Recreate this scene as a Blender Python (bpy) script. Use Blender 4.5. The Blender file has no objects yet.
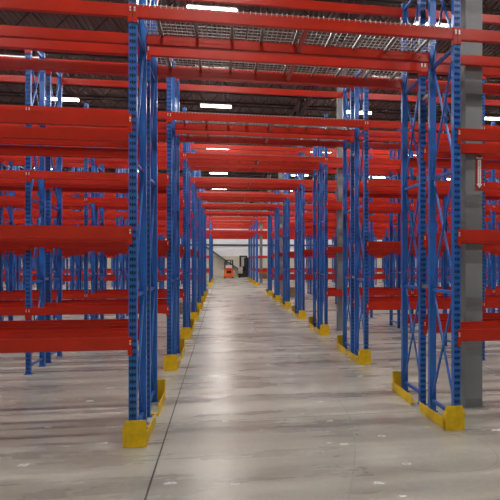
import bpy, bmesh, math, random
from mathutils import Vector, Matrix
random.seed(4)
S = bpy.context.scene
COL = S.collection
PI = math.pi
ORD = ['first','second','third','fourth','fifth','sixth','seventh','eighth','ninth','tenth','eleventh','twelfth',
       'thirteenth','fourteenth','fifteenth','sixteenth','seventeenth','eighteenth','nineteenth','twentieth']

# ------------------------------------------------------------------ materials
def mat(name, col, rough=.5, metal=0., var=.0, vscale=6., spec=.5, coat=0., stretch=(1,1,1), rvar=0., bump=0.):
    m = bpy.data.materials.new(name); m.use_nodes = True
    nt = m.node_tree; b = nt.nodes['Principled BSDF']
    b.inputs['Base Color'].default_value = (*col, 1)
    b.inputs['Roughness'].default_value = rough
    b.inputs['Metallic'].default_value = metal
    b.inputs['Specular IOR Level'].default_value = spec
    b.inputs['Coat Weight'].default_value = coat
    if var or rvar or bump:
        tc = nt.nodes.new('ShaderNodeTexCoord'); mp = nt.nodes.new('ShaderNodeMapping')
        mp.inputs['Scale'].default_value = stretch
        nz = nt.nodes.new('ShaderNodeTexNoise'); nz.inputs['Scale'].default_value = vscale
        nz.inputs['Detail'].default_value = 5
        nt.links.new(tc.outputs['Object'], mp.inputs['Vector']); nt.links.new(mp.outputs['Vector'], nz.inputs['Vector'])
        if var:
            mr = nt.nodes.new('ShaderNodeMapRange')
            mr.inputs['From Min'].default_value = .3; mr.inputs['From Max'].default_value = .7
            mr.inputs['To Min'].default_value = 1-var; mr.inputs['To Max'].default_value = 1+var
            mx = nt.nodes.new('ShaderNodeVectorMath'); mx.operation = 'SCALE'
            mx.inputs[0].default_value = col
            nt.links.new(nz.outputs['Fac'], mr.inputs['Value']); nt.links.new(mr.outputs['Result'], mx.inputs['Scale'])
            nt.links.new(mx.outputs['Vector'], b.inputs['Base Color'])
        if rvar:
            mr = nt.nodes.new('ShaderNodeMapRange')
            mr.inputs['From Min'].default_value = .3; mr.inputs['From Max'].default_value = .7
            mr.inputs['To Min'].default_value = rough-rvar; mr.inputs['To Max'].default_value = rough+rvar
            nt.links.new(nz.outputs['Fac'], mr.inputs['Value']); nt.links.new(mr.outputs['Result'], b.inputs['Roughness'])
        if bump:
            bp = nt.nodes.new('ShaderNodeBump'); bp.inputs['Strength'].default_value = bump; bp.inputs['Distance'].default_value = .01
            nt.links.new(nz.outputs['Fac'], bp.inputs['Height']); nt.links.new(bp.outputs['Normal'], b.inputs['Normal'])
    return m

def emit(name, col, strength):
    m = bpy.data.materials.new(name); m.use_nodes = True
    b = m.node_tree.nodes['Principled BSDF']
    b.inputs['Base Color'].default_value = (.9,.9,.9,1)
    b.inputs['Emission Color'].default_value = (*col,1)
    b.inputs['Emission Strength'].default_value = strength
    return m

def floor_mat():
    m = bpy.data.materials.new('polished_concrete'); m.use_nodes = True
    nt = m.node_tree; N = nt.nodes; L = nt.links; b = N['Principled BSDF']
    tc = N.new('ShaderNodeTexCoord')
    def noise(scale, st, det=6, rough=.55):
        mp = N.new('ShaderNodeMapping'); mp.inputs['Scale'].default_value = st
        n = N.new('ShaderNodeTexNoise'); n.inputs['Scale'].default_value = scale
        n.inputs['Detail'].default_value = det; n.inputs['Roughness'].default_value = rough
        L.new(tc.outputs['Object'], mp.inputs['Vector']); L.new(mp.outputs['Vector'], n.inputs['Vector'])
        return n.outputs['Fac']
    cloud = noise(.55, (1,1,1)); streak = noise(1.2, (.22,2.2,1)); fine = noise(14, (1,1,1), 8, .7)
    def mul(v, lo, hi, a=.3, z=.7):
        r = N.new('ShaderNodeMapRange'); r.inputs['From Min'].default_value=a; r.inputs['From Max'].default_value=z
        r.inputs['To Min'].default_value=lo; r.inputs['To Max'].default_value=hi
        L.new(v, r.inputs['Value']); return r.outputs['Result']
    def m2(a, c):
        k = N.new('ShaderNodeMath'); k.operation='MULTIPLY'; L.new(a,k.inputs[0]); L.new(c,k.inputs[1]); return k.outputs[0]
    f = m2(m2(mul(cloud,.82,1.14), mul(streak,.80,1.15)), mul(fine,.9,1.08))
    v = N.new('ShaderNodeVectorMath'); v.operation='SCALE'; v.inputs[0].default_value = FLOOR_C
    L.new(f, v.inputs['Scale']); L.new(v.outputs['Vector'], b.inputs['Base Color'])
    L.new(mul(m2(mul(cloud,.8,1.2), mul(streak,.8,1.2)), *ROUGH, .6, 1.4), b.inputs['Roughness'])
    b.inputs['Specular IOR Level'].default_value = .55
    bp = N.new('ShaderNodeBump'); bp.inputs['Strength'].default_value=.05; bp.inputs['Distance'].default_value=.01
    L.new(fine, bp.inputs['Height']); L.new(bp.outputs['Normal'], b.inputs['Normal'])
    return m

FLOOR_C = (.41,.395,.34)
ROUGH = (.19, .40)
LAMP = 9.0
M = dict(
    blue = mat('blue_powder_coat', (.021,.130,.47), .32, var=.12, vscale=3, spec=.5),
    hole_shade = mat('painted_hole_shade', (.035,.035,.037), .6),  # near-black colour standing in for shade behind the post holes
    red  = mat('red_powder_coat', (.52,.025,.009), .30, var=.10, vscale=2.5, spec=.38),
    yellow = mat('yellow_guard_paint', (.80,.51,.010), .5, var=.14, vscale=9, spec=.3),
    galv = mat('galvanised_steel', (.40,.40,.385), .38, metal=.55, var=.12, vscale=12),
    pin = mat('zinc_pin', (.75,.75,.75), .3, metal=.4),
    floor = floor_mat(),
    joint = mat('joint_filler', (.04,.037,.034), .7),
    patch = mat('pale_floor_residue', (.70,.685,.65), .6, var=.45, vscale=22),
    tyre = mat('tyre_scuff', (.31,.30,.27), .4),
    column = mat('grey_column_paint', (.24,.25,.262), .55, var=.10, vscale=3, stretch=(1,1,.3)),
    deck = mat('ceiling_deck_steel', (.125,.104,.092), .6, var=.1, vscale=1),
    joist = mat('joist_primer', (.045,.037,.033), .6),
    wall = mat('pale_wall_panel', (.80,.81,.85), .6),
    beige = mat('beige_block_wall', (.56,.53,.44), .8, var=.06, vscale=2),
    white = mat('white_enamel', (.8,.8,.8), .4),
    lamp = emit('lamp_lens', (1,.965,.91), LAMP),
    black = mat('black_paint', (.018,.018,.02), .45),
    rubber = mat('tyre_rubber', (.02,.02,.02), .8),
    orange = mat('orange_truck_paint', (.85,.12,.015), .4),
    grey = mat('truck_grey', (.45,.44,.40), .5),
    steel = mat('dark_stair_steel', (.12,.12,.12), .5),
    wood = mat('pallet_wood', (.33,.21,.11), .8, var=.25, vscale=10, stretch=(.3,3,3)),
    signred = mat('sign_red', (.42,.02,.02), .4),
    signwhite = mat('sign_white', (.88,.86,.84), .5),
    dark = mat('dark_grey_paint', (.05,.05,.055), .5),
)

# ------------------------------------------------------------------ mesh helpers
def box(bm, x0,x1,y0,y1,z0,z1, mi=0):
    v = [bm.verts.new(p) for p in ((x0,y0,z0),(x1,y0,z0),(x1,y1,z0),(x0,y1,z0),(x0,y0,z1),(x1,y0,z1),(x1,y1,z1),(x0,y1,z1))]
    for f in ((0,3,2,1),(4,5,6,7),(0,1,5,4),(1,2,6,5),(2,3,7,6),(3,0,4,7)):
        bm.faces.new([v[i] for i in f]).material_index = mi

def bar(bm, a, b, w, h, up=(0,0,1), mi=0):
    a = Vector(a); b = Vector(b); d = (b-a).normalized(); u = Vector(up)
    s = d.cross(u)
    if s.length < 1e-4: s = d.cross(Vector((1,0,0)))
    s.normalize(); u = s.cross(d).normalized()
    r = [(-1,-1),(1,-1),(1,1),(-1,1)]
    A = [bm.verts.new(a+s*w/2*i+u*h/2*j) for i,j in r]; B = [bm.verts.new(b+s*w/2*i+u*h/2*j) for i,j in r]
    for k in range(4): bm.faces.new((A[k],A[(k+1)%4],B[(k+1)%4],B[k])).material_index = mi
    bm.faces.new(A[::-1]).material_index = mi; bm.faces.new(B).material_index = mi

def prism_x(bm, prof, x0, x1, mi=0):
    """prof: list of (y,z) extruded along X"""
    A = [bm.verts.new((x0,y,z)) for y,z in prof]; B = [bm.verts.new((x1,y,z)) for y,z in prof]
    n = len(prof)
    for k in range(n): bm.faces.new((A[k],B[k],B[(k+1)%n],A[(k+1)%n])).material_index = mi
    bm.faces.new(A).material_index = mi; bm.faces.new(B[::-1]).material_index = mi

def cyl(bm, c, axis, r, h, n=16, r2=None, mi=0):
    q = Vector(axis).to_track_quat('Z','Y').to_matrix().to_4x4()
    res = bmesh.ops.create_cone(bm, cap_ends=True, segments=n, radius1=r, radius2=r if r2 is None else r2, depth=h,
                                matrix=Matrix.Translation(c) @ q)
    for v in res['verts']:
        for f in v.link_faces: f.material_index = mi

def done(name, bm, *mats, bevel=0.):
    if bevel:
        bmesh.ops.bevel(bm, geom=[e for e in bm.edges if len(e.link_faces)==2 and e.calc_face_angle(0)>.5], offset=bevel, segments=2, affect='EDGES', clamp_overlap=True)
    bmesh.ops.recalc_face_normals(bm, faces=bm.faces)
    me = bpy.data.meshes.new(name); bm.to_mesh(me); bm.free()
    for m in mats: me.materials.append(M[m])
    return me

def obj(name, me, parent=None, loc=(0,0,0), rz=0.):
    o = bpy.data.objects.new(name, me); COL.objects.link(o)
    o.location = loc; o.rotation_euler = (0,0,rz)
    if parent: o.parent = parent
    return o

def tag(o, label, cat, group=None, kind='thing'):
    o['label'] = label; o['category'] = cat; o['kind'] = kind
    if group: o['group'] = group
    return o

def thing(name, label, cat, loc=(0,0,0), rz=0., group=None):
    return tag(obj(name, None, None, loc, rz), label, cat, group)

def struct(name, me, loc=(0,0,0), rz=0.):
    o = obj(name, me, None, loc, rz); o['kind'] = 'structure'; return o

def dup(root, loc, rz=None):
    r = root.copy(); COL.objects.link(r); r.location = loc
    if rz is not None: r.rotation_euler = (0,0,rz)
    for ch in root.children:
        c = ch.copy(); COL.objects.link(c); c.parent = r
        for g in ch.children:
            d = g.copy(); COL.objects.link(d); d.parent = c
    return r

# ------------------------------------------------------------------ layout
CAM_H = 2.185
D, GAP = .90, .32                 # frame depth, flue between back-to-back racks
PITCH = 4.53
ROWS = [6.72+PITCH*i for i in range(7)] + [47.2+PITCH*i for i in range(4)]
NEAR = 7                          # rows before the wide cross aisle
LV_NEAR = [1.284,2.585,3.90,5.196,6.40]
LV_FAR = [1.284,2.585,4.74,5.90]
TUN_NEAR = [3,4]; TUN_FAR = [2,3]
PW, PD, PH = .092, .08, 6.46
XL, XR, BAY = -1.036, 3.003, 2.62
CONE_L, CONE_R = .428, .535       # how far the view opens to each side per metre of depth
ROOF = 10.5

def nframes(y):
    """frames needed left and right of the tunnel in a row at distance y (view cone and a bay more)"""
    l = int(math.ceil((CONE_L*(y+2.1)+1.047)/BAY))+1
    r = int(math.ceil((CONE_R*(y+2.1)-2.957)/BAY))+1
    return max(2,l), max(2,r)

# ------------------------------------------------------------------ room
XMIN, XMAX, YMIN, YMAX = -36., 46., -9., 73.5
bm = bmesh.new(); box(bm, XMIN,XMAX,YMIN,YMAX,-.2,0)
jy = 7.60
js = []
def strip(bm, x0,x1,y0,y1,z,mi):
    v = [bm.verts.new(p) for p in ((x0,y0,z),(x1,y0,z),(x1,y1,z),(x0,y1,z))]; bm.faces.new(v).material_index = mi
for k in range(-1,15): strip(bm, XMIN,XMAX, jy+PITCH*k-.006, jy+PITCH*k+.006, .0006, 1)
for x in (-.693-14,-.693-7,-.693,5.3,12.3,19.3): strip(bm, x-.009,x+.009, YMIN,YMAX,.0007,1)
rp = random.Random(11)
PATCH = [(-2.09,6.29,.16,.09),(-1.38,6.89,.10,.06),(-.50,5.55,.16,.08),(.13,5.42,.10,.06),(.04,7.57,.10,.06),(-.24,8.02,.09,.05),(1.44,6.39,.15,.09),
 (1.53,5.22,.15,.08),(1.96,5.66,.13,.08),(1.96,6.61,.12,.07),(1.99,7.70,.12,.06),(1.45,7.34,.10,.06),(1.49,8.35,.11,.07),(1.66,4.89,.09,.05),
 (3.48,6.60,.17,.09),(2.65,6.87,.08,.05),(1.12,7.74,.08,.05),(1.27,6.46,.10,.06),(.50,7.10,.06,.04),(.05,9.17,.12,.07),(-.06,11.53,.12,.08),
 (.49,13.2,.14,.09),(1.31,10.5,.14,.09),(2.57,10.1,.13,.08),(.85,17.1,.18,.12),(-1.89,9.85,.14,.09),(-2.02,8.99,.12,.08),(-.11,10.46,.10,.07),(-2.25,7.68,.09,.06),(2.1,17.1,.18,.12)]
for x,y,w,h in PATCH:
    pts = []
    for a in range(11):
        t = a/11*2*PI; r = rp.uniform(.62,1.05)
        pts.append((x+math.copysign(abs(math.cos(t))**.6,math.cos(t))*w/2*r, y+math.copysign(abs(math.sin(t))**.6,math.sin(t))*h/2*r, .0012))
    c = bm.verts.new((x,y,.0012)); vs = [bm.verts.new(p) for p in pts]
    for a in range(11): bm.faces.new((c,vs[a],vs[(a+1)%11])).material_index = 2
def scuff(pts, w):
    prev = None
    for k,(x,y) in enumerate(pts):
        x2,y2 = pts[min(k+1,len(pts)-1)]; x1,y1 = pts[max(k-1,0)]
        n = Vector((y1-y2,x2-x1,0)).normalized()*w/2
        a = bm.verts.new((x+n.x,y+n.y,.0009)); b = bm.verts.new((x-n.x,y-n.y,.0009))
        if prev: bm.faces.new((prev[0],prev[1],b,a)).material_index = 3
        prev = (a,b)
scuff([(.9+.9*math.sin(t*.16), 4.2+.42*t) for t in range(14)], .012)
scuff([(1.2+1.9*math.sin(.3+t*.09), 5.6-.10*t+.01*t*t) for t in range(16)], .010)
scuff([(1.05-.9*(t/20.)**2, 16.5+1.1*t) for t in range(21)], .035)
bmesh.ops.recalc_face_normals(bm, faces=bm.faces)
for f in bm.faces:
    if f.material_index and f.normal.z < 0: f.normal_flip()
me = bpy.data.meshes.new('floor'); bm.to_mesh(me); bm.free()
for m in ('floor','joint','patch','tyre'): me.materials.append(M[m])
struct('floor', me)

# ribbed roof deck, ribs along the building
bm = bmesh.new(); x = XMIN; prof = []
while x < XMAX:
    prof += [(x,0),(x+.06,0),(x+.085,.055),(x+.175,.055),(x+.20,0)]; x += .20
lo = [(bm.verts.new((px,YMIN,ROOF+pz)), bm.verts.new((px,YMAX,ROOF+pz))) for px,pz in prof]
for a,b in zip(lo, lo[1:]):
    if a[0].co != b[0].co: bm.faces.new((a[0],b[0],b[1],a[1]))
box(bm, XMIN,XMAX,YMIN,YMAX,ROOF+.08,ROOF+.2)
struct('ceiling', done('ceiling', bm, 'deck'))

bm = bmesh.new(); box(bm, XMIN,XMAX,0,.25,0,2.75,1); box(bm, XMIN,XMAX,.06,.25,2.75,ROOF+.1,0)
x = XMIN
while x < XMAX: box(bm, x,x+.08,.02,.06,2.75,ROOF,0); x += .3
w = struct('wall_back', done('wall_back', bm, 'wall','beige'), (0,YMAX,0))
bm = bmesh.new(); box(bm, XMIN,XMAX,-.12,0.0,4.10,4.30); struct('trim_1', done('trim', bm, 'dark'), (0,YMAX,0))
for nm,x0 in (('wall_left',XMIN-.25),('wall_right',XMAX)):
    bm = bmesh.new(); box(bm, 0,.25,YMIN,YMAX,0,2.75,1); box(bm, 0,.25,YMIN,YMAX,2.75,ROOF+.1,0)
    struct(nm, done(nm, bm, 'wall','beige'), (x0,0,0))
bm = bmesh.new(); box(bm, XMIN,XMAX,-.25,0,0,2.75,1); box(bm, XMIN,XMAX,-.25,0,2.75,ROOF+.1,0)
struct('wall_front', done('wall_front', bm, 'wall','beige'), (0,YMIN,0))

# bar joists across the building, girders along it
bm = bmesh.new(); zt, zb = ROOF-.04, ROOF-.74
for z in (zt,zb):
    box(bm, XMIN,XMAX,-.06,-.008,z-.035,z+.035); box(bm, XMIN,XMAX,.008,.06,z-.035,z+.035)
x = XMIN; k = 0
while x < XMAX-.7:
    a = (x,0,zb if k%2 else zt); b = (x+.62,0,zt if k%2 else zb); bar(bm, a, b, .03, .03); x += .62; k += 1
jm = done('bar_joist', bm, 'joist')
y = YMIN+1.2
n = 0
while y < YMAX-1:
    n += 1; struct('trim_%d' % (n+1), jm, (0,y,0)); y += 1.95
bm = bmesh.new(); zt, zb = ROOF-.8, ROOF-1.5
for z in (zt,zb): box(bm, -.09,.09,YMIN,YMAX,z-.05,z+.05)
y = YMIN; k = 0
while y < YMAX-1.3:
    bar(bm, (0,y,zb if k%2 else zt), (0,y+1.22,zt if k%2 else zb), .07, .07); y += 1.22; k += 1
gm = done('girder', bm, 'joist')
for x in (-11.5,3.62,18.7): n += 1; struct('trim_%d' % (n+1), gm, (x,0,0))

# ------------------------------------------------------------------ rack meshes
def add_post(bm, y0, sgn, holes=True, x=0):
    """box section post; the punched face looks towards -sgn*Y from y0"""
    y1 = y0 + sgn*PD; h = PW/2
    cols = [-h,-.033,-.015,-.007,.007,.015,.033,h]; rows = [0,.012,.022,.054,.062,.08]
    if holes:
        n = int(PH/.08); zs = []
        for c in range(n): zs += [c*.08+r for r in rows[:-1]]
        zs.append(PH)
        g = {}
        def V(i,j):
            if (i,j) not in g:
                xx = cols[i]
                if i in (1,6) or i in (2,5):
                    rr = (j % 5)
                    if rr == 2: xx = {1:-.033,2:-.016,5:.016,6:.033}[i]
                g[(i,j)] = bm.verts.new((x+xx,y0,zs[j]))
            return g[(i,j)]
        for j in range(len(zs)-1):
            r = j % 5
            for i in range(7):
                if i in (1,5) and r == 2: continue
                if i == 3 and r in (1,2,3): continue
                bm.faces.new((V(i,j),V(i+1,j),V(i+1,j+1),V(i,j+1)))
    else:
        bm.faces.new([bm.verts.new(p) for p in ((x-h,y0,0),(x+h,y0,0),(x+h,y0,PH),(x-h,y0,PH))])
    c = [(x-h,y0),(x-h,y1),(x+h,y1),(x+h,y0)]
    for (xa,ya),(xb,yb) in zip(c, c[1:]):
        bm.faces.new([bm.verts.new(p) for p in ((xa,ya,0),(xb,yb,0),(xb,yb,PH),(xa,ya,PH))])
    bm.faces.new([bm.verts.new((a,b,PH)) for a,b in c])
    if holes:                        # dark lining: shade painted into the tube so the holes read dark
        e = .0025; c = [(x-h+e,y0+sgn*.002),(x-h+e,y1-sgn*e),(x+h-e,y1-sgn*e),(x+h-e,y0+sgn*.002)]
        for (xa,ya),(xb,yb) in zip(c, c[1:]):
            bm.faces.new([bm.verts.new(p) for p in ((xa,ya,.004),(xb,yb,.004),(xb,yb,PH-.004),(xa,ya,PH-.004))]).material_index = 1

HZ = [.16,1.76,3.36,4.96,6.36]
def add_horizontal(bm, z): box(bm, -.022,.022, PD,D-PD, z-.02,z+.02)
def add_diagonal(bm, z0, z1, flip):
    a, b = (z0+.03, z1-.03) if flip else (z1-.03, z0+.03)
    bar(bm, (.014 if flip else -.014, PD-.012, a), (.014 if flip else -.014, D-PD+.012, b), .022, .032)
def add_foot(bm, y0, y1): box(bm, -.07,.07,y0,y1,0,.012)

bm = bmesh.new(); add_post(bm, 0, 1); POST_F = done('post', bm, 'blue', 'hole_shade')
bm = bmesh.new(); add_post(bm, D, -1); POST_R = done('post', bm, 'blue', 'hole_shade')
HB = []
for z in HZ:
    bm = bmesh.new(); add_horizontal(bm, z); HB.append(done('horizontal_brace', bm, 'blue', bevel=.003))
DB = []
for a,b in zip(HZ, HZ[1:]):
    for fl in (0,1):
        bm = bmesh.new(); add_diagonal(bm, a, b, fl); DB.append(done('diagonal_brace', bm, 'blue'))
bm = bmesh.new(); add_foot(bm, -.02, PD+.02); FOOT_F = done('foot_plate', bm, 'blue')
bm = bmesh.new(); add_foot(bm, D-PD-.02, D+.02); FOOT_R = done('foot_plate', bm, 'blue')
def merged_frame(holes):
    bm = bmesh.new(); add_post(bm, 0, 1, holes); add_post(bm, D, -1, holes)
    for z in HZ: add_horizontal(bm, z)
    for a,b in zip(HZ, HZ[1:]):
        for fl in (0,1): add_diagonal(bm, a, b, fl)
    add_foot(bm, -.02, PD+.02); add_foot(bm, D-PD-.02, D+.02)
    return done('upright_frame', bm, 'blue', 'hole_shade')
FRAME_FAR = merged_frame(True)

def make_frame():
    r = thing('upright_frame', '', 'rack frame', (0,0,0))
    p = obj('post', POST_F, r); obj('foot_plate', FOOT_F, p)
    p = obj('post', POST_R, r); obj('foot_plate', FOOT_R, p)
    for h in HB: obj('horizontal_brace', h, r)
    for d in DB: obj('diagonal_brace', d, r)
    return r

BH, BD = .152, .062
def beam_mesh(length, ends=False):
    bm = bmesh.new(); L = length/2
    prof = [(0,0),(BD,0),(BD,BH-.042),(.036,BH-.042),(.036,BH),(0,BH)]
    prism_x(bm, prof, -L, L)
    bmesh.ops.bevel(bm, geom=[e for e in bm.edges if abs((e.verts[0].co-e.verts[1].co).x) > 1], offset=.006, segments=2, affect='EDGES')
    if ends:
        for s in (-1,1): add_conn(bm, s, L)
    return done('rack_crossbeam', bm, 'red')
def add_conn(bm, s, L, pin=False):
    x0, x1 = sorted((s*(L+.003), s*(L+.047)))
    if pin: 
        for z in (.105,.075): box(bm, (x0+x1)/2-.009,(x0+x1)/2+.009,-.020,-.0125,z-.011,z+.011)
        return
    box(bm, x0,x1,-.0125,-.0065,BH-.215,BH+.004)
    xa, xb = sorted((s*(L-.006), s*(L+.003))); box(bm, xa,xb,-.0065,BD,BH-.215,BH+.004)
LB, LT = BAY-PW-.008, XR-XL-PW-.008
def conn_meshes(L):
    r = []
    for s in (-1,1):
        bm = bmesh.new(); add_conn(bm, s, L); c = done('end_connector', bm, 'red', bevel=.0015)
        bm = bmesh.new(); add_conn(bm, s, L, True); r.append((c, done('locking_pin', bm, 'pin')))
    return r
BEAM = {'b':beam_mesh(LB), 't':beam_mesh(LT)}
BEAM_FAR = {'b':beam_mesh(LB, True), 't':beam_mesh(LT, True)}
CONN = {'b':conn_meshes(LB/2), 't':conn_meshes(LT/2)}
def make_beam(kind):
    r = obj('rack_crossbeam', BEAM[kind])
    for c,p in CONN[kind]:
        e = obj('end_connector', c, r); obj('locking_pin', p, e)
    return r

# ------------------------------------------------------------------ racks
LINE = ['foremost','second','third','rearmost']
LVW = {5:['lowest','second','middle','fourth','top'], 4:['lowest','second','third','top']}
def row_word(i): return '%s rack row' % ORD[i]
KEEP = None
proto_frame = None; frame_far = None
beams = []        # (key, row, line, x, y, z, kind, label)
for i, Y0 in enumerate(ROWS):
    nl, nr = nframes(Y0)
    lv = LV_NEAR if i < NEAR else LV_FAR
    if i == 1: lv = lv[:3]+[5.14,6.36]
    tun = TUN_NEAR if i < NEAR else TUN_FAR
    xs = [(XL-BAY*k,'left',k) for k in range(nl)] + [(XR+BAY*k,'right',k) for k in range(nr)]
    for (x,side,k) in xs:
        for half in (0,1):
            y = Y0 + half*(D+GAP)
            where = ('at the tunnel\'s %s edge' % side) if k == 0 else ('%s on the %s of the tunnel' % (ORD[k], side) if False else '%s bay post %s of tunnel' % (ORD[k-1], side))
            lab = 'blue upright frame, %s rack of %s row, %s' % ('front' if half==0 else 'rear', ORD[i], where)
            grp = 'upright frames of the %s rack row' % ORD[i]
            if i < 4:
                if proto_frame is None: proto_frame = f = make_frame(); f.location = (x,y,0)
                else: f = dup(proto_frame, (x,y,0))
            else:
                if frame_far is None: frame_far = f = obj('upright_frame', FRAME_FAR, None, (x,y,0))
                else: f = frame_far.copy(); COL.objects.link(f); f.location = (x,y,0)
            tag(f, lab, 'rack frame', grp)
    bays = [((XL+XR)/2,'t','tunnel',0)] + [(XL-BAY*(k+.5),'b','left',k) for k in range(nl-1)] + [(XR+BAY*(k+.5),'b','right',k) for k in range(nr-1)]
    for (x,kind,side,k) in bays:
        for li in range(4):
            yy = (Y0, Y0+D, Y0+D+GAP, Y0+2*D+GAP)[li]
            for j,z in enumerate(lv):
                if j == 0 and i in (3,4): continue
                if j == 4 and i in (2,4): continue
                if kind == 't' and j not in tun: continue
                b = 'over the tunnel' if kind == 't' else '%s bay %s' % (ORD[k], side)
                lab = 'red beam, %s row, %s beam deep, %s, %s level' % (ORD[i], LINE[li], b, LVW[len(lv)][j])
                beams.append(((i,li,side[0],k,j), i, li, x, yy, z-BH, kind, lab))
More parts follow.
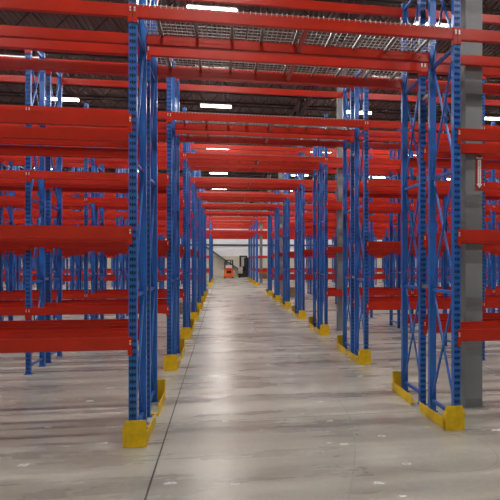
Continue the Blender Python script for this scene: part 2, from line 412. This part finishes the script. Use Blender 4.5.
#KEEPSET#
# the beams that show largest stay separate objects
KEEP = set()
for w_ in '''
0.0.t.0.3 0.1.t.0.3 0.2.t.0.3 0.3.t.0.3 0.0.l.0.2 0.0.l.0.0 0.0.l.0.3 0.0.l.0.1 0.3.t.0.4 0.1.l.0.3 1.0.t.0.3 0.1.l.0.2 0.3.l.0.3 0.2.l.0.3 0.3.l.0.2
1.1.t.0.3 0.1.l.0.0 1.3.t.0.4 1.3.t.0.3 1.0.l.0.2 1.0.l.0.0 1.0.l.0.3 0.3.l.0.0 2.0.t.0.3 0.2.l.0.2 1.2.t.0.3 2.1.t.0.3 0.0.r.0.3 0.0.r.0.2 0.1.r.0.2
0.1.r.0.3 0.0.r.0.0 1.3.l.0.4 0.0.r.0.1 1.1.l.0.2 2.3.t.0.3 3.0.t.0.4 1.0.l.0.1 3.0.t.0.3 1.0.r.0.2 0.1.r.0.0 1.0.r.0.0 1.0.r.0.3 3.1.t.0.4 0.3.r.0.2
0.2.l.0.0 0.3.r.0.4 1.1.r.0.3 0.3.r.0.3 1.3.l.0.2 2.0.l.1.0 2.0.l.1.2 2.0.l.0.2 0.2.r.0.3 1.1.t.0.4 1.3.r.0.4 2.0.l.0.0 1.0.r.0.1 1.1.l.0.4 2.0.r.0.2
1.1.l.0.0 4.0.t.0.3 3.1.t.0.3 2.0.r.0.0 1.1.r.0.2 0.1.l.0.1 1.3.r.0.3 2.0.r.0.3 2.2.t.0.3 3.3.t.0.3 1.3.l.1.4 2.1.r.0.3 1.3.r.0.2 0.3.r.0.0 0.2.r.0.2
1.0.l.1.2 1.0.l.1.0 2.3.l.1.3 5.0.t.0.3 3.0.l.1.2 1.2.l.0.2 0.3.l.0.1 1.2.r.0.3 1.3.l.0.0 1.0.l.1.3 0.1.r.0.1 1.1.r.0.0 2.1.l.1.3 2.1.l.0.3 2.1.l.1.2
4.1.t.0.3 2.3.l.0.3 6.0.t.0.3 1.1.l.1.2 1.3.l.1.2 2.0.r.0.1 1.2.l.0.3 2.3.r.0.3 4.3.t.0.3 2.1.r.0.2 0.2.r.0.0 1.3.r.0.0 2.1.l.0.2 1.2.r.0.2 3.2.t.0.3
3.0.r.0.2 1.0.r.1.2 2.2.l.1.3 1.1.r.0.4 1.0.r.1.0 3.0.l.0.2 3.0.r.1.2 2.0.r.1.2 2.3.l.1.2 3.0.r.0.4 2.0.l.0.1 1.3.r.1.4 4.0.l.2.2 1.0.r.1.3 1.1.l.1.4
0.2.l.0.1 1.2.l.0.0 0.3.r.0.1 2.0.r.1.0 2.1.l.1.0 1.0.l.1.1 3.0.l.2.2 2.2.l.0.3 4.0.l.1.2 5.1.t.0.3 3.0.r.1.4 1.1.l.1.0 1.3.l.1.0 3.0.r.0.3 2.3.l.0.2
2.0.l.1.1 6.0.t.0.4 5.3.t.0.3 2.2.r.0.3 3.1.r.0.4 2.3.r.0.2 3.1.r.1.4 4.0.r.0.2 7.0.t.0.3 2.0.l.0.3 7.0.t.0.2 0.2.r.0.1 2.1.r.0.0 4.0.r.1.2 4.0.r.0.3
1.1.l.0.1 2.1.l.0.0 2.3.l.1.0 1.2.l.1.2 2.2.l.1.2 1.2.r.0.0 4.2.t.0.3 3.1.l.1.2 1.1.r.1.2 3.0.r.2.2 8.0.t.0.3 1.1.l.0.3 2.3.r.1.3 3.0.l.0.4 6.1.t.0.3
1.3.r.1.2 4.1.l.2.3 4.0.l.0.2 6.3.t.0.3 1.3.l.0.3 2.2.l.0.2 9.0.t.0.3 3.1.l.0.4 1.3.l.0.1 1.0.r.1.1 3.3.l.1.2 2.2.r.0.2 3.1.r.0.3 3.0.r.0.1 5.0.r.0.0
8.0.t.0.2 5.0.r.2.0 5.0.l.2.0 2.3.l.0.0 5.0.r.0.2 5.0.r.0.3 5.0.r.2.2 1.2.l.1.3 3.3.r.0.3 2.3.r.0.0 10.0.t.0.3 1.1.r.1.4 5.0.l.0.0 5.0.l.1.0 4.1.r.1.3
1.1.r.1.0 3.1.r.1.2 6.0.r.0.3 5.2.t.0.3 1.1.r.0.1 2.3.r.2.3 3.0.l.1.1 5.0.l.0.2 4.1.l.1.3 4.1.r.0.3 2.1.r.1.3 9.0.t.0.2 3.3.r.1.2 1.2.l.0.1 2.2.l.1.0
1.3.r.1.0 1.2.l.1.0 3.1.r.0.2 3.1.l.2.2 4.0.l.2.3 1.3.r.0.1 6.0.r.0.2 3.3.l.2.2 3.0.l.0.1 3.1.l.0.2 5.0.r.1.0 2.0.r.1.1 4.0.l.0.3 4.0.r.2.2 2.2.r.1.3
2.0.r.2.2 4.0.l.1.3 10.0.t.0.2 4.0.r.0.1 7.1.t.0.3 2.3.r.1.2 2.0.r.2.0 1.2.r.1.2 6.2.t.0.3 5.0.l.3.0 3.2.l.1.2 4.1.l.2.2 4.1.l.0.3 2.1.r.1.2 3.3.r.0.2
6.0.r.0.4 5.0.r.1.2 6.0.l.2.3 2.2.l.0.0 1.1.l.1.1 7.3.t.0.3 4.3.r.0.3 4.0.r.1.3 2.2.r.0.0 1.2.r.0.1 6.0.l.0.2 6.0.r.0.0 4.1.l.1.2 4.1.r.0.2 2.1.r.2.3
2.1.r.2.2 3.0.l.0.3 2.3.r.2.2 4.2.l.2.3 3.0.r.1.1 3.2.r.0.3 8.3.t.0.3 2.1.l.1.1 4.3.r.0.2 8.1.t.0.3 5.1.r.0.3 4.1.r.1.2 7.0.r.0.0 6.0.l.2.0 3.3.l.0.2
2.3.l.2.3 6.0.r.2.2 6.0.l.0.3 7.0.l.3.0 1.3.l.1.1 7.0.r.0.2 6.0.l.3.3 2.1.l.0.1 7.1.t.0.2 5.3.r.0.3 7.0.r.0.3 2.3.l.1.1 8.0.r.0.3 4.2.r.0.3 1.2.r.1.3
7.3.t.0.2 3.2.l.0.2 4.2.l.1.3 9.3.t.0.3 3.1.l.1.4 3.2.r.1.2 4.0.l.2.1 9.1.t.0.3 6.0.r.2.3 2.1.r.1.0 4.2.r.1.3 4.1.r.2.3 4.0.l.1.1 3.2.l.2.2 2.1.r.0.1
'''.split():
    q_ = w_.split('.'); KEEP.add((int(q_[0]),int(q_[1]),q_[2],int(q_[3]),int(q_[4])))
#END#
protoB = {}; farB = {}; rest = bmesh.new()
for key,i,li,x,yy,z,kind,lab in beams:
    rz = 0 if li in (0,2) else PI
    if KEEP is not None and key not in KEEP:
        b2 = bmesh.new(); b2.from_mesh(BEAM_FAR[kind]); b2.transform(Matrix.Translation((x,yy,z)) @ Matrix.Rotation(rz,4,'Z'))
        tmp = bpy.data.meshes.new('tmp'); b2.to_mesh(tmp); b2.free(); rest.from_mesh(tmp); bpy.data.meshes.remove(tmp)
        continue
    if i < 3:
        if kind not in protoB: o = protoB[kind] = make_beam(kind); o.location = (x,yy,z); o.rotation_euler = (0,0,rz)
        else: o = dup(protoB[kind], (x,yy,z), rz)
    else:
        if kind not in farB: o = farB[kind] = obj('rack_crossbeam', BEAM_FAR[kind], None, (x,yy,z), rz)
        else: o = farB[kind].copy(); COL.objects.link(o); o.location = (x,yy,z); o.rotation_euler = (0,0,rz)
    tag(o, lab, 'rack beam', 'red rack beams of the %s row' % ORD[i])
if KEEP is not None:
    me = bpy.data.meshes.new('rack_crossbeam'); rest.to_mesh(me); me.materials.append(M['red'])
    tag(obj('rack_crossbeam', me), 'many more red beams packed deep among the far blue racks', 'rack beams', None, 'stuff')
rest.free()

# wire decks, tie bars
DW = LT/3
def deck_wires():
    bm = bmesh.new(); w = DW/2-.012; t = .0042
    x = -w
    while x <= w+1e-4:
        box(bm, x-t,x+t,-.012,D+.012, BH+.003,BH+.011)
        box(bm, x-t,x+t,-.018,-.010, BH-.03,BH+.011)
        box(bm, x-t,x+t,D+.010,D+.018, BH-.03,BH+.011)
        x += .0648
    for k in range(9):
        y = .045+k*.10
        box(bm, -w,w,y-t,y+t,BH+.011,BH+.019)
    return done('wire_mesh', bm, 'galv')
def deck_channel(x):
    bm = bmesh.new()
    box(bm, x-.022,x+.022,.046,D-.046,BH-.004,BH+.002); box(bm, x-.022,x-.016,.046,D-.046,BH-.032,BH-.004); box(bm, x+.016,x+.022,.046,D-.046,BH-.032,BH-.004)
    return done('support_channel', bm, 'galv')
deck = None; tie = None
wm = deck_wires(); cms = [deck_channel(x) for x in (-.46,0.0,.46)]
bm = bmesh.new(); box(bm, -.025,.025,BD+.003,D-BD-.003,.02,.06); TIE = done('tie_bar', bm, 'red', bevel=.003)
POSW = ['left','middle','right']
for i, Y0 in enumerate(ROWS):
    z = (5.14 if i == 1 else LV_NEAR[3] if i < NEAR else LV_FAR[2]) - BH
    for half in (0,1):
        y = Y0 + half*(D+GAP); hw = 'front' if half == 0 else 'rear'
        for k in range(3):
            loc = ((XL+XR)/2 + (k-1)*DW, y, z)
            if deck is None:
                deck = d = thing('wire_deck', '', 'wire deck', loc)
                obj('wire_mesh', wm, d)
                for c in cms: obj('support_channel', c, d)
            else: d = dup(deck, loc)
            tag(d, '%s wire mesh deck over the tunnel, %s rack of %s row' % (POSW[k], hw, ORD[i]), 'wire deck', 'wire decks over the tunnel')
        if i < NEAR:
            loc = ((XL+XR)/2+.06, y, z)
            if tie is None: tie = t = obj('tie_bar', TIE, None, loc)
            else: t = tie.copy(); COL.objects.link(t); t.location = loc
            tag(t, 'red tie bar under the wire decks, %s rack of %s row' % (hw, ORD[i]), 'tie bar', 'tie bars under the wire decks')

# row spacers
bm = bmesh.new(); box(bm, -.02,.02,.001,GAP-.001,-.03,-.022); box(bm, -.02,-.014,.001,GAP-.001,-.022,.02); box(bm, .014,.02,.001,GAP-.001,-.022,.02)
SP = done('row_spacer', bm, 'galv'); spacer = None
for i, Y0 in enumerate(ROWS[:5]):
    for (x,sd,nn) in ((XL,'left',0),(XR,'right',0),(XL-BAY,'left',1),(XR+BAY,'right',1)):
        if nn and i > 2: continue
        if nn and i == 0: continue
        for q,z in enumerate((1.80,4.62)):
            loc = (x, Y0+D, z)
            if spacer is None: spacer = s = obj('row_spacer', SP, None, loc)
            else: s = spacer.copy(); COL.objects.link(s); s.location = loc
            tag(s, '%s silver spacer joining back-to-back frames, %s row, %s of tunnel%s' % ('lower' if q == 0 else 'upper', ORD[i], sd, ', one bay out' if nn else ' edge'), 'row spacer', 'row spacers between the frames')

# yellow end guards
def guard_mesh(side, end, part):
    """side -1 left of the tunnel, +1 right; end 0 front rack, 1 rear rack; local origin at frame base, post centre x=0"""
    bm = bmesh.new(); t = .010
    xi = -side*(PW/2+(.110 if side < 0 else .128))            # rail plane, on the tunnel side
    def quadprism(p, q, z0, z1a, z1b):
        p = Vector((*p,0)); q = Vector((*q,0)); d = (q-p).normalized(); nrm = Vector((-d.y,d.x,0))*t/2
        v = []
        for b_,zt in ((p,z1a),(q,z1b)):
            for s in (-1,1): v += [bm.verts.new((b_.x+s*nrm.x,b_.y+s*nrm.y,z0)), bm.verts.new((b_.x+s*nrm.x,b_.y+s*nrm.y,zt))]
        for f in ((0,1,3,2),(4,6,7,5),(0,4,5,1),(2,3,7,6),(1,5,7,3),(0,2,6,4)): bm.faces.new([v[k] for k in f])
    def fy(y): return y if end == 0 else D-y
    if part == 'rail':
        quadprism((xi,fy(-.055)), (xi,fy(D-.0)), .004, .150, .135)
        box(bm, *sorted((xi,xi+side*.10)), *sorted((fy(.12),fy(.20))), 0,.012)
        box(bm, *sorted((xi,xi+side*.10)), *sorted((fy(.72),fy(.80))), 0,.012)
    else:
        a = (xi,fy(-.06)); b = (xi+side*.150,fy(-.060)); c = (xi+side*.262,fy(-.035))
        quadprism(a, b, .004, .318, .320)
        quadprism(b, ((b[0]+c[0])/2+side*.012,(b[1]+c[1])/2), .004, .320, .316)
        quadprism(((b[0]+c[0])/2+side*.012,(b[1]+c[1])/2), c, .004, .316, .235)
        quadprism(a, (xi,fy(.04)), .004, .318, .17)
    return done('guard_'+part, bm, 'yellow', bevel=.002)
G = {}
for side in (-1,1):
    for end in (0,1): G[(side,end)] = (guard_mesh(side,end,'rail'), guard_mesh(side,end,'plate'))
first = {}
for i, Y0 in enumerate(ROWS):
    for side in (-1,1):
        for end in (0,1):
            loc = (XL if side < 0 else XR, Y0+end*(D+GAP), 0)
            if (side,end) not in first:
                g = thing('end_guard', '', 'rack guard', loc)
                obj('guard_rail', G[(side,end)][0], g); obj('end_plate', G[(side,end)][1], g); first[(side,end)] = g
            else: g = dup(first[(side,end)], loc)
            tag(g, 'yellow floor guard wrapping the %s upright frame, %s row, %s side of tunnel' % (('front','rear')[end], ORD[i], ('left','right')[side>0]), 'rack guard', 'yellow guards along the tunnel')

# ------------------------------------------------------------------ building columns
cx = 3.69
bm = bmesh.new(); box(bm, -.132,.132,-.118,.118,.015,ROOF-1.5); box(bm, -.17,.17,-.119,.119,0,.015)
box(bm, -.17,.17,-.119,.119,ROOF-1.53,ROOF-1.5)
CM = done('building_column', bm, 'column', bevel=.006)
for k,yc in enumerate([ROWS[0]+D+GAP/2, ROWS[2]+D+GAP/2, ROWS[4]+D+GAP/2, ROWS[6]+D+GAP/2, 43.6, ROWS[8]+D+GAP/2]):
    o = obj('building_column', CM, None, (cx,yc,0))
    tag(o, 'grey steel building column right of tunnel, %s' % ['nearest, bearing a red arrow sign','standing in the third rack row','standing in the fifth rack row','standing in the seventh rack row','standing in the wide cross aisle','standing in the ninth rack row'][k], 'column', 'grey building columns')

# arrow sign on nearest column
sx, sy = cx+.066, ROWS[0]+D+GAP/2-.1185
r = thing('arrow_sign', 'narrow red sign with white down arrow fixed to the nearest grey column', 'sign', (sx+.012,sy,3.235))
bm = bmesh.new(); box(bm, -.056,.056,-.012,-.002,0,.50); obj('sign_board', done('sign_board', bm, 'signred', bevel=.002), r)
bm = bmesh.new()
def poly(bm, pts, y0, y1):
    A = [bm.verts.new((x,y0,z)) for x,z in pts]; B = [bm.verts.new((x,y1,z)) for x,z in pts]; n_ = len(pts)
    bm.faces.new(A); bm.faces.new(B[::-1])
    for k in range(n_): bm.faces.new((A[k],B[k],B[(k+1)%n_],A[(k+1)%n_]))
poly(bm, [(0,.02),(.048,.085),(.026,.085),(.026,.44),(-.026,.44),(-.026,.085),(-.048,.085)], -.0145,-.012)
poly(bm, [(-.046,.452),(.046,.452),(.050,.49),(.02,.478),(-.02,.478),(-.050,.49)], -.0145,-.012)
obj('white_arrow', done('white_arrow', bm, 'signwhite'), r)
bm = bmesh.new()
z = .415
for k in range(16):
    if k == 4: z -= .018; continue
    box(bm, -.006,.006,-.0155,-.0145,z-.012,z); z -= .0205
obj('lettering', done('lettering', bm, 'signred'), r)

# ------------------------------------------------------------------ strip lights
LZ = 8.65
bm = bmesh.new(); box(bm, -.65,.65,-.055,.055,.06,.115); HOUSE = done('housing', bm, 'white', bevel=.004)
bm = bmesh.new(); prism_x(bm, [(-.07,.06),(-.066,.015),(-.04,-.012),(.04,-.012),(.066,.015),(.07,.06)], -.63,.63); LENS = done('lens', bm, 'lamp')
hang = []
for x in (-.5,.5):
    bm = bmesh.new(); box(bm, x-.004,x+.004,-.004,.004,.115,ROOF-.77-LZ); hang.append(done('hanger', bm, 'galv'))
AL = bpy.data.lights.new('lamp_tube', 'AREA'); AL.shape = 'RECTANGLE'; AL.size = 1.26; AL.size_y = .13
AL.energy = 50; AL.color = (1,.965,.91)
M['lamp'].cycles.emission_sampling = 'NONE'
light = None
LXW = {-5:'fifth',-4:'fourth',-3:'third',-2:'second',-1:'first',0:'',1:'first',2:'second',3:'third',4:'fourth',5:'fifth'}
for a in range(-3,12+1):
    y = 14.5+PITCH*a
    if y > 72: continue
    for c in range(-4,5+1):
        x = -.25+6.12*c
        if a < 0 and abs(c) > (2 if a > -3 else 1): continue
        if light is None:
            light = l = thing('strip_light', '', 'strip light', (x,y,LZ))
            obj('housing', HOUSE, l); obj('lens', LENS, l)
            for h in hang: obj('hanger', h, l)
            obj('lamp_tube', AL, l, (0,0,-.016))
        else: l = dup(light, (x,y,LZ))
        aw = 'behind %s rack row' % ORD[a+1] if 0 <= a+1 < 7 else ('before the racks' if a < 0 else 'in %s line beyond seventh rack row' % ORD[a-6])
        cw = 'above the tunnel' if c == 0 else '%s %s of tunnel' % (LXW[c], 'left' if c < 0 else 'right')
        tag(l, 'lit white strip light %s, %s' % (aw, cw), 'strip light', 'ceiling strip lights')

# ------------------------------------------------------------------ things at the far end
# orange counterbalance truck seen from behind
t = thing('forklift', 'orange forklift truck with black overhead guard parked at far wall', 'forklift', (.83,68.6,0))
bm = bmesh.new()
pr = [(-.50,.12),(-.50,.95),(-.44,1.10),(-.30,1.16),(.30,1.16),(.44,1.10),(.50,.95),(.50,.12)]
A = [bm.verts.new((x,-.55,z)) for x,z in pr]; Bv = [bm.verts.new((x,.25,z)) for x,z in pr]
C0 = [bm.verts.new((x*.80,-.72,.18+(z-.12)*.92)) for x,z in pr]
for k in range(8):
    q = (k+1)%8
    bm.faces.new((A[k],Bv[k],Bv[q],A[q])); bm.faces.new((C0[k],A[k],A[q],C0[q]))
bm.faces.new(C0); bm.faces.new(Bv[::-1]); obj('counterweight', done('counterweight', bm, 'orange', bevel=.05), t)
bm = bmesh.new(); box(bm, -.24,.24,-.735,-.715,.56,.86); obj('grille', done('grille', bm, 'black', bevel=.008), t)
bm = bmesh.new(); box(bm, -.48,.48,.25,1.3,.14,.62); obj('chassis', done('chassis', bm, 'orange', bevel=.02), t)
bm = bmesh.new(); box(bm, -.34,.34,-.35,.05,1.161,1.46); obj('rear_cover', done('rear_cover', bm, 'white', bevel=.04), t)
bm = bmesh.new(); box(bm, -.26,.26,.26,.75,.62,.85); box(bm, -.26,.26,.26,.38,.85,1.35); obj('seat', done('seat', bm, 'black', bevel=.03), t)
bm = bmesh.new()
for s in (-1,1):
    bar(bm, (s*.42,-.32,1.10),(s*.38,-.10,2.02),.15,.12); bar(bm, (s*.44,1.2,.62),(s*.38,.85,2.02),.08,.08)
    bar(bm, (s*.38,-.12,2.04),(s*.38,.9,2.04),.08,.08)
for k in range(6): bar(bm, (-.40,-.1+k*.19,2.05),(.40,-.1+k*.19,2.05),.05,.05)
obj('overhead_guard', done('overhead_guard', bm, 'black'), t)
bm = bmesh.new()
for s in (-1,1): box(bm, *sorted((s*.16,s*.26)),1.32,1.46,.08,2.06)
for z in (.3,1.2,1.98): box(bm, -.16,.16,1.34,1.42,z,z+.10)
obj('mast', done('mast', bm, 'black'), t)
for s in (-1,1):
    bm = bmesh.new(); box(bm, *sorted((s*.18,s*.28)),1.47,2.5,.06,.10); box(bm, *sorted((s*.18,s*.28)),1.47,1.52,.10,.6); obj('fork', done('fork', bm, 'black'), t)
    bm = bmesh.new(); cyl(bm, (s*.43,-.2,.22),(1,0,0),.22,.16,20); obj('wheel', done('wheel', bm, 'rubber', bevel=.02), t)
    bm = bmesh.new(); cyl(bm, (s*.43,1.0,.25),(1,0,0),.25,.18,20); obj('wheel', done('wheel', bm, 'rubber', bevel=.02), t)

t.scale = (1.15,1.0,1.08)
# black reach truck beside it
t = thing('reach_truck', 'black reach truck with tall mast parked right of the orange forklift', 'reach truck', (2.55,69.6,0))
bm = bmesh.new(); box(bm, -.20,.75,-.4,.5,.06,.72); obj('chassis', done('chassis', bm, 'black', bevel=.03), t)
bm = bmesh.new(); box(bm, -.50,-.02,-.62,-.40,.50,1.25); obj('battery_cover', done('battery_cover', bm, 'grey', bevel=.03), t)
bm = bmesh.new(); box(bm, -.50,-.20,-.5,.45,.06,.50); obj('drive_unit', done('drive_unit', bm, 'black', bevel=.03), t)
bm = bmesh.new()
for x in (-.26,.42): box(bm, x-.10,x+.10,-.12,.12,.72,2.52)
box(bm, -.16,.32,-.06,.06,2.36,2.52); box(bm, -.16,.32,-.06,.06,1.2,1.34)
obj('mast', done('mast', bm, 'black'), t)
bm = bmesh.new(); box(bm, -.14,.16,-.16,-.08,1.30,2.36); obj('carriage', done('carriage', bm, 'grey'), t)
bm = bmesh.new(); box(bm, -.16,.70,.13,.20,.72,2.30); obj('mast_panel', done('mast_panel', bm, 'black'), t)
for x in (-.35,.55):
    bm = bmesh.new(); cyl(bm, (x,-.45,.16),(1,0,0),.16,.12,18); obj('wheel', done('wheel', bm, 'rubber', bevel=.01), t)

t.scale = (1.1,1.0,1.1)
# steel stair climbing the back wall
t = thing('staircase', 'dark steel stair rising leftwards along the far wall behind the forklift', 'stairs', (0,0,0))
x0,z0,x1,z1 = 3.35,0.02,-4.2,5.45
for y in (72.55,73.30):
    bm = bmesh.new(); bar(bm, (x0,y,z0+.10),(x1,y,z1),.05,.24); obj('stringer', done('stringer', bm, 'steel'), t)
nst = 27
for k in range(1,nst):
    f = k/nst; x = x0+(x1-x0)*f; z = z0+.10+(z1-z0-.10)*f
    bm = bmesh.new(); box(bm, x-.13,x+.13,72.58,73.27,z-.02,z+.02); obj('tread', done('tread', bm, 'steel'), t)
bm = bmesh.new(); box(bm, x1-1.6,x1,72.5,73.35,z1-.06,z1+.06); obj('landing', done('landing', bm, 'steel'), t)
bm = bmesh.new(); box(bm, x1-1.5,x1-1.38,72.55,72.67,0,z1-.06); box(bm, x1-.2,x1-.08,72.55,72.67,0,z1-.06); obj('landing_leg', done('landing_leg', bm, 'steel'), t)

# pallets
def pallet_mesh():
    bm = bmesh.new()
    for k in range(7): box(bm, -.6,.6,-.5+k*.15,-.5+k*.15+.10,.122,.144)
    for y in (-.5,-.05,.40): box(bm, -.6,.6,y,y+.10,.022,.122)
    for k in range(3): box(bm, -.6+k*.55,-.6+k*.55+.10,-.5,.5,0,.022)
    return done('pallet', bm, 'wood')
PM = pallet_mesh()
for (x,y,nn,w) in ((4.15,32.6,4,'right of tunnel behind sixth row'),(-1.75,23.6,3,'left of tunnel behind fourth row'),(5.0,66.,5,'near far wall right of tunnel')):
    for k in range(nn):
        o = obj('pallet', PM, None, (x+random.uniform(-.02,.02), y+random.uniform(-.02,.02), k*.1445), random.uniform(-.03,.03))
        pos = 'bottom' if k == 0 else ('topmost' if k == nn-1 else '%s from the bottom' % ORD[k])
        tag(o, 'wooden pallet, %s in stack %s' % (pos, w), 'pallet', 'stacked wooden pallets')

# ------------------------------------------------------------------ world, camera
w = bpy.data.worlds.new('World'); S.world = w; w.use_nodes = True
w.node_tree.nodes['Background'].inputs['Color'].default_value = (.9,.95,1,1)
w.node_tree.nodes['Background'].inputs['Strength'].default_value = .0
F, XC, YC = 550., 313., 260.3
cam = bpy.data.cameras.new('camera'); co = bpy.data.objects.new('camera', cam); COL.objects.link(co)
cam.sensor_width = 36; cam.sensor_fit = 'HORIZONTAL'; cam.lens = 36*F/500
cam.shift_x = (250-XC)/500; cam.shift_y = (YC-250)/500
co.location = (0,0,CAM_H); co.rotation_euler = (PI/2,0,-math.atan((XC-222)/F))
cam.clip_start = .05; cam.clip_end = 300
S.camera = co
S.cycles.sample_clamp_indirect = 6
S.view_settings.view_transform = 'Standard'; S.view_settings.look = 'None'
S.view_settings.exposure = 1.15; S.view_settings.gamma = 1.
S.view_settings.use_curve_mapping = False
